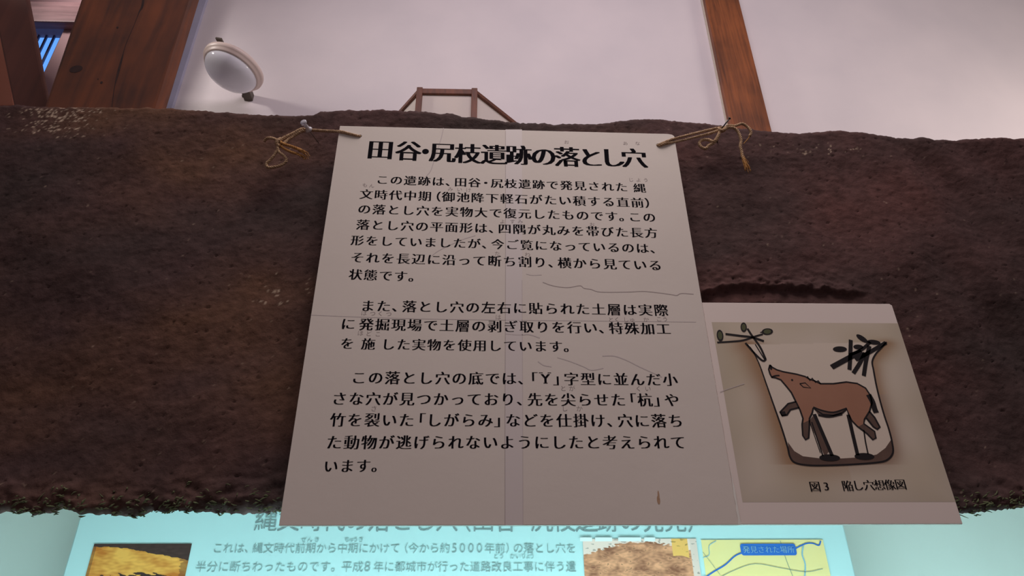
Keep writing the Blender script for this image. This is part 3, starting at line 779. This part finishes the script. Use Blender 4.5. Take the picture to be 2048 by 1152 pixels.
fray(mb, [(490, 520, .999), (560, 560, .997), (700, 605, .996), (820, 655, .998), (900, 705, 1.0), (950, 780, 1.003)], 26, .0036, .00046, 3)
fray(mb, [(490, 570, 1.0), (560, 630, .999), (680, 690, .999), (800, 730, 1.001), (880, 770, 1.003), (930, 820, 1.006)], 22, .0028, .00042, 5)
mb.twine(path([(490, 520, .999), (560, 560, .997), (700, 605, .996), (820, 655, .998), (890, 700, 1.0)]), r * 1.0)
mb.twine(path([(490, 575, 1.0), (560, 632, .999), (680, 692, .999), (780, 722, 1.001)]), r * .9)
mb.build('frayed_end', M['twineg'], tw, True)

t2 = thing('hemp_twine', 'hemp twine doubled over the black nail, with a long frayed tail', 'twine', U(1440, 262, 1.01), 'twines the text board hangs by')
O2 = dict(ox=1290, oy=220)
mb = MB()
mb.twine(path([(205, 588, BY + .002), (225, 575, BY - .001), (330, 530, BY - .0024), (480, 474, BY - .002), (800, 390, .999), (1050, 330, 1.0), (1240, 292, 1.0)], **O2), r)
mb.twine(path([(215, 595, BY + .002), (245, 585, BY - .001), (340, 548, BY - .0022), (500, 528, BY + .0005), (850, 440, 1.001), (1060, 388, 1.001), (1240, 325, 1.0)], **O2), r)
mb.build('cord', M['twine'], t2, True)
mb = MB()
mb.twine(path([(1200, 300, 1.0), (1250, 330, .996), (1300, 330, .995), (1330, 290, .996), (1280, 285, 1.0), (1225, 320, 1.002), (1260, 350, 1.0), (1320, 330, .998)], **O2), r * 1.05)
mb.build('knot', M['twine'], t2, True)
mb = MB()
mb.twine(path([(1235, 345, .999), (1195, 440, 1.0), (1130, 520, 1.002), (1040, 490, 1.004), (940, 495, 1.005), (892, 545, 1.006), (925, 610, 1.007), (1000, 635, 1.007), (1050, 585, 1.006), (1140, 535, 1.004), (1205, 440, 1.002), (1225, 360, 1.0)], **O2), r * 1.1)
mb.twine(path([(1290, 320, .998), (1370, 258, .998), (1480, 262, .999), (1600, 228, 1.0), (1700, 290, 1.001), (1745, 370, 1.002), (1722, 430, 1.003)], **O2), r)
mb.build('loop', M['twine'], t2, True)
mb = MB()
mb.tube(path([(1725, 425, 1.003), (1690, 480, 1.004), (1620, 560, 1.006)], **O2), .0009, 6); mb.build('fibre', M['twineg'], t2, True)
mb = MB()
mb.twine(path([(1290, 330, .998), (1390, 288, .997), (1490, 312, .998), (1552, 400, 1.0), (1580, 500, 1.001), (1570, 600, 1.002), (1590, 680, 1.003), (1605, 770, 1.004), (1640, 850, 1.005)], **O2), r * 1.05)
mb.build('tail', M['twine'], t2, True)
mb = MB()
fray(mb, [(1590, 720, 1.003), (1605, 770, 1.004), (1640, 850, 1.005), (1675, 940, 1.006), (1700, 1030, 1.008)], 44, .0058, .00045, 9, **O2)
mb.twine(path([(1620, 800, 1.004), (1650, 870, 1.005), (1690, 960, 1.006)], **O2), r * .8)
mb.build('frayed_end', M['twineg'], t2, True)

# clear push pin
a = U(500 + 975 * s5, 220 + 335 * s5, 1.006); b = U(500 + 868 * s5, 220 + 185 * s5, .984); b.y = .985
pin = thing('push_pin', 'clear plastic push pin stuck in the soil wall at the twine', 'push pin', a)
axp = (b - a); h = axp.length
lathe('pin_head', [(.0008, -.001), (.0066, 0), (.0070, .0018), (.0062, .0036), (.0036, .005), (.0032, h * .55), (.0036, h * .72), (.0056, h * .80), (.0060, h * .95), (.005, h)], a, axp, M['clear'], pin, 28)
lathe('pin_needle', [(.0006, -.034), (.0006, .001)], a, axp, M['metal'], pin, 8)
# nail
a = U(1290 + 1262 * s5, 220 + 305 * s5, 1.0); b = U(1290 + 1395 * s5, 220 + 135 * s5, .985)
axn = (b - a).normalized(); a2 = a - axn * .03; a2.y = 1.03
nl = thing('nail', 'black nail driven into the soil wall through the twine knot', 'nail', a)
L_ = (b - a).length
lathe('nail_shank', [(.0012, -.004), (.0013, L_)], a, axn, M['nail'], nl, 12)
lathe('nail_head', [(.0026, L_ - .0012), (.0028, L_), (.0024, L_ + .0010)], a, axn, M['nail'], nl, 16)
mb = MB(); mb.tube([a, a - axn * .002 + Vector((0, .012, -.001)), a + Vector((0, .034, -.003))], .0012, 8); mb.build('nail_tip', M['nail'], nl)

# ------------------------------------------------------------------ lit explanatory panel in the recess
QY = 1.50
pa, pb_ = vline(160, 1035, 125, 1152, QY, 1000, 1420); pc_, pd = vline(1688, 1050, 1712, 1152, QY, 1000, 1420)
qx0 = (pa.x + pb_.x) / 2; qx1 = (pc_.x + pd.x) / 2
qz1 = U(600, 985, QY).z; qz0 = qz1 - .95
pan = thing('explanation_panel', 'pale blue lit panel with text, photographs and a map, below the soil wall', 'panel', ((qx0 + qx1) / 2, QY, qz0))
box('panel_sheet', qx0, qx1, QY, RY - .001, qz0, qz1, M['panel'], pan, .003)
def relief(name, mb, m):
    o = mb.build(name, m, pan); s_ = o.modifiers.new('t', 'SOLIDIFY'); s_.thickness = .0004; s_.offset = 0; return o
YT = QY - .0006
mb = MB()
line(mb, '縄文時代の落とし穴（田谷・尻枝遺跡の発見）', (533, 1041), (1385, 1043), QY, YT, emk=1.05, smear=.03)
relief('title_lettering', mb, M['ptextd'])
mb = MB()
line(mb, 'これは、縄文時代前期から中期にかけて（今から約', (436, 1097), (890, 1097), QY, YT, emk=1.02, smear=.02, halfw=.75)
e5 = (U(930, 1097, QY) - U(907, 1097, QY)).length
for ch, x in (('5', 910), ('0', 926), ('0', 943), ('0', 960), ): put_glyph(mb, ch, U(x, 1097, QY), e5 * 1.1, Vector((1, 0, 0)), YT, .02, 1, True)
line(mb, '年前）の落とし穴を', (979, 1097), (1142, 1097), QY, YT, emk=1.02, smear=.02, halfw=.7)
line(mb, '半分に断ちわったものです。平成', (402, 1134), (716, 1134), QY, YT, emk=1.0, smear=.02, halfw=.9)
put_glyph(mb, '8', U(736, 1134, QY), e5 * 1.15, Vector((1, 0, 0)), YT, .02, 1, True)
line(mb, '年に都城市が行った道路改良工事に伴う遺', (757, 1134), (1142, 1134), QY, YT, emk=1.0, smear=.02)
line(mb, '半分に落とし穴を断ち割って見たものです。', (402, 1171), (850, 1171), QY, YT, emk=1.0, smear=.02)
for ch, x, y in (('ぜ', 608, 1080), ('ん', 620, 1080), ('き', 634, 1080), ('ち', 694, 1080), ('ゅ', 703, 1080), ('う', 711, 1080), ('き', 722, 1080), ('ど', 992, 1113), ('う', 1003, 1113), ('ろ', 1014, 1113), ('か', 1025, 1113), ('い', 1036, 1113), ('り', 1047, 1113), ('ょ', 1056, 1113), ('う', 1064, 1113)):
    if ch in GLY: put_glyph(mb, ch, U(x, y, QY), e5 * .5, Vector((1, 0, 0)), YT)
relief('body_lettering', mb, M['ptext'])

def picture(name, x0, x1, y0, fn, nx=220, nz=110, zh=.075):
    a, b = U(x0, y0, QY), U(x1, y0, QY); vs = []; cs = []
    for i in range(nx + 1):
        for j in range(nz + 1):
            u, v = i / nx, j / nz
            vs.append((a.x + (b.x - a.x) * u, QY - .0008, a.z - zh * v)); cs.append((*fn(u, v * .47), 1))
    fs = [(i * (nz + 1) + j, i * (nz + 1) + j + 1, (i + 1) * (nz + 1) + j + 1, (i + 1) * (nz + 1) + j) for i in range(nx) for j in range(nz)]
    return mesh_obj(name, vs, fs, M['print'], pan, False, cs)
Y1 = np.array(srgb(255, 182, 88)[:3]); Y2 = np.array(srgb(206, 116, 46)[:3]); DK = np.array(srgb(76, 54, 50)[:3])
def soil_a(u, v):
    # v is measured in pictures heights; the visible strip is the upper third
    n = nN(Vector((u * 16, 1, v * 40))) ; n2 = nN(Vector((u * 5, 4, v * 9)))
    k = min(1, max(0, .5 + n2 * .8 + n * .4 + (.3 - abs(u - .45)))); c = Y2 * (1 - k) + Y1 * k
    edge = .05 + .55 * max(0, u - .25) * .5 + .02 * n
    if v < edge * .75: c = DK * (1 + .3 * n)
    if v > .34 + .12 * abs(u - .55) + .05 * n: c = DK * .8
    if u > .93 + .05 * n or u < .03: c = c * .5 + DK * .5
    return np.clip(c, 0, 1)
S1 = np.array(srgb(244, 166, 126)[:3]); S2 = np.array(srgb(150, 92, 70)[:3]); S3 = np.array(srgb(250, 214, 200)[:3])
def soil_b(u, v):
    n = nN(Vector((u * 7, 7, v * 12))); n2 = nN(Vector((u * 26, 2, v * 40)))
    k = min(1, max(0, .55 + n * .7 + n2 * .5)); c = S2 * (1 - k) + S1 * k
    if v < .20 - .16 * math.sin(u * 3.0) + .04 * n2: c = S3
    if u > .78 and v < .22 + .05 * n and u < .92: c = np.array(srgb(255, 188, 104)[:3])
    if u > .94: c = S3 * .9
    if n2 > .45: c = c * .55
    return np.clip(c, 0, 1)
picture('photograph', 189, 384, 1088, soil_a); picture('photograph', 1165, 1392, 1078, soil_b)
ma, mbp = U(1402, 1080, QY), U(1645, 1080, QY)
box('map', ma.x, mbp.x, QY - .0009, QY + .001, ma.z - .16, ma.z, M['mapy'], pan)
def R3(name, m, pts, w):
    mb = MB(); mb.ribbon(catmull([U(*p, QY) for p in pts], 4), w, QY - .0014); mb.build(name, m, pan)
R3('river', M['mapb'], [(1404, 1160), (1425, 1145), (1450, 1130), (1470, 1112), (1490, 1104)], .0026)
R3('river', M['mapb'], [(1585, 1100), (1610, 1088), (1625, 1087), (1637, 1091), (1641, 1082)], .0026)
R3('stream', M['mapr'], [(1606, 1092), (1604, 1110), (1610, 1130), (1608, 1165)], .0028)
R3('stream', M['mapr'], [(1405, 1116), (1418, 1110), (1418, 1092), (1432, 1082)], .0014)
for pts, w in (([(1430, 1160), (1470, 1140), (1510, 1128), (1560, 1136), (1610, 1144), (1645, 1138)], .0012), ([(1560, 1082), (1572, 1120), (1590, 1165)], .0012), ([(1405, 1104), (1440, 1150)], .0009)): R3('road', M['mapl'], pts, w)
a, b = U(1479, 1088, QY), U(1594, 1111, QY); w2, h2 = (b.x - a.x) / 2, (a.z - b.z) / 2; c0 = Vector(((a.x + b.x) / 2, 0, (a.z + b.z) / 2)); rr = .005
pts = []
for sx, sz, a0 in ((1, 1, 0), (-1, 1, 90), (-1, -1, 180), (1, -1, 270)):
    for k in range(7):
        t = math.radians(a0 + 15 * k); pts.append((c0.x + sx * (w2 - rr) + rr * math.cos(t), 0, c0.z + sz * (h2 - rr) + rr * math.sin(t)))
mb = MB(); mb.poly(pts, QY - .0018); o = mb.build('place_label', M['mapb'], pan)
mb = MB(); line(mb, '発見された場所', (1492, 1099.5), (1581, 1099.5), QY, QY - .0024, emk=.98, smear=.02); mb.build('label_lettering', M['mapr'], o)
mb = MB()
for x0, x1 in ((1160, 1184), (1190, 1224), (1236, 1282), (1288, 1310)): mb.poly([U(x0, 1083, QY), U(x1, 1083, QY), U(x1, 1075, QY), U(x0, 1075, QY)], QY - .0016)
mb.build('white_tape', M['white'], pan)

for o in bpy.data.objects:
    if '_base' in o: del o['_base']
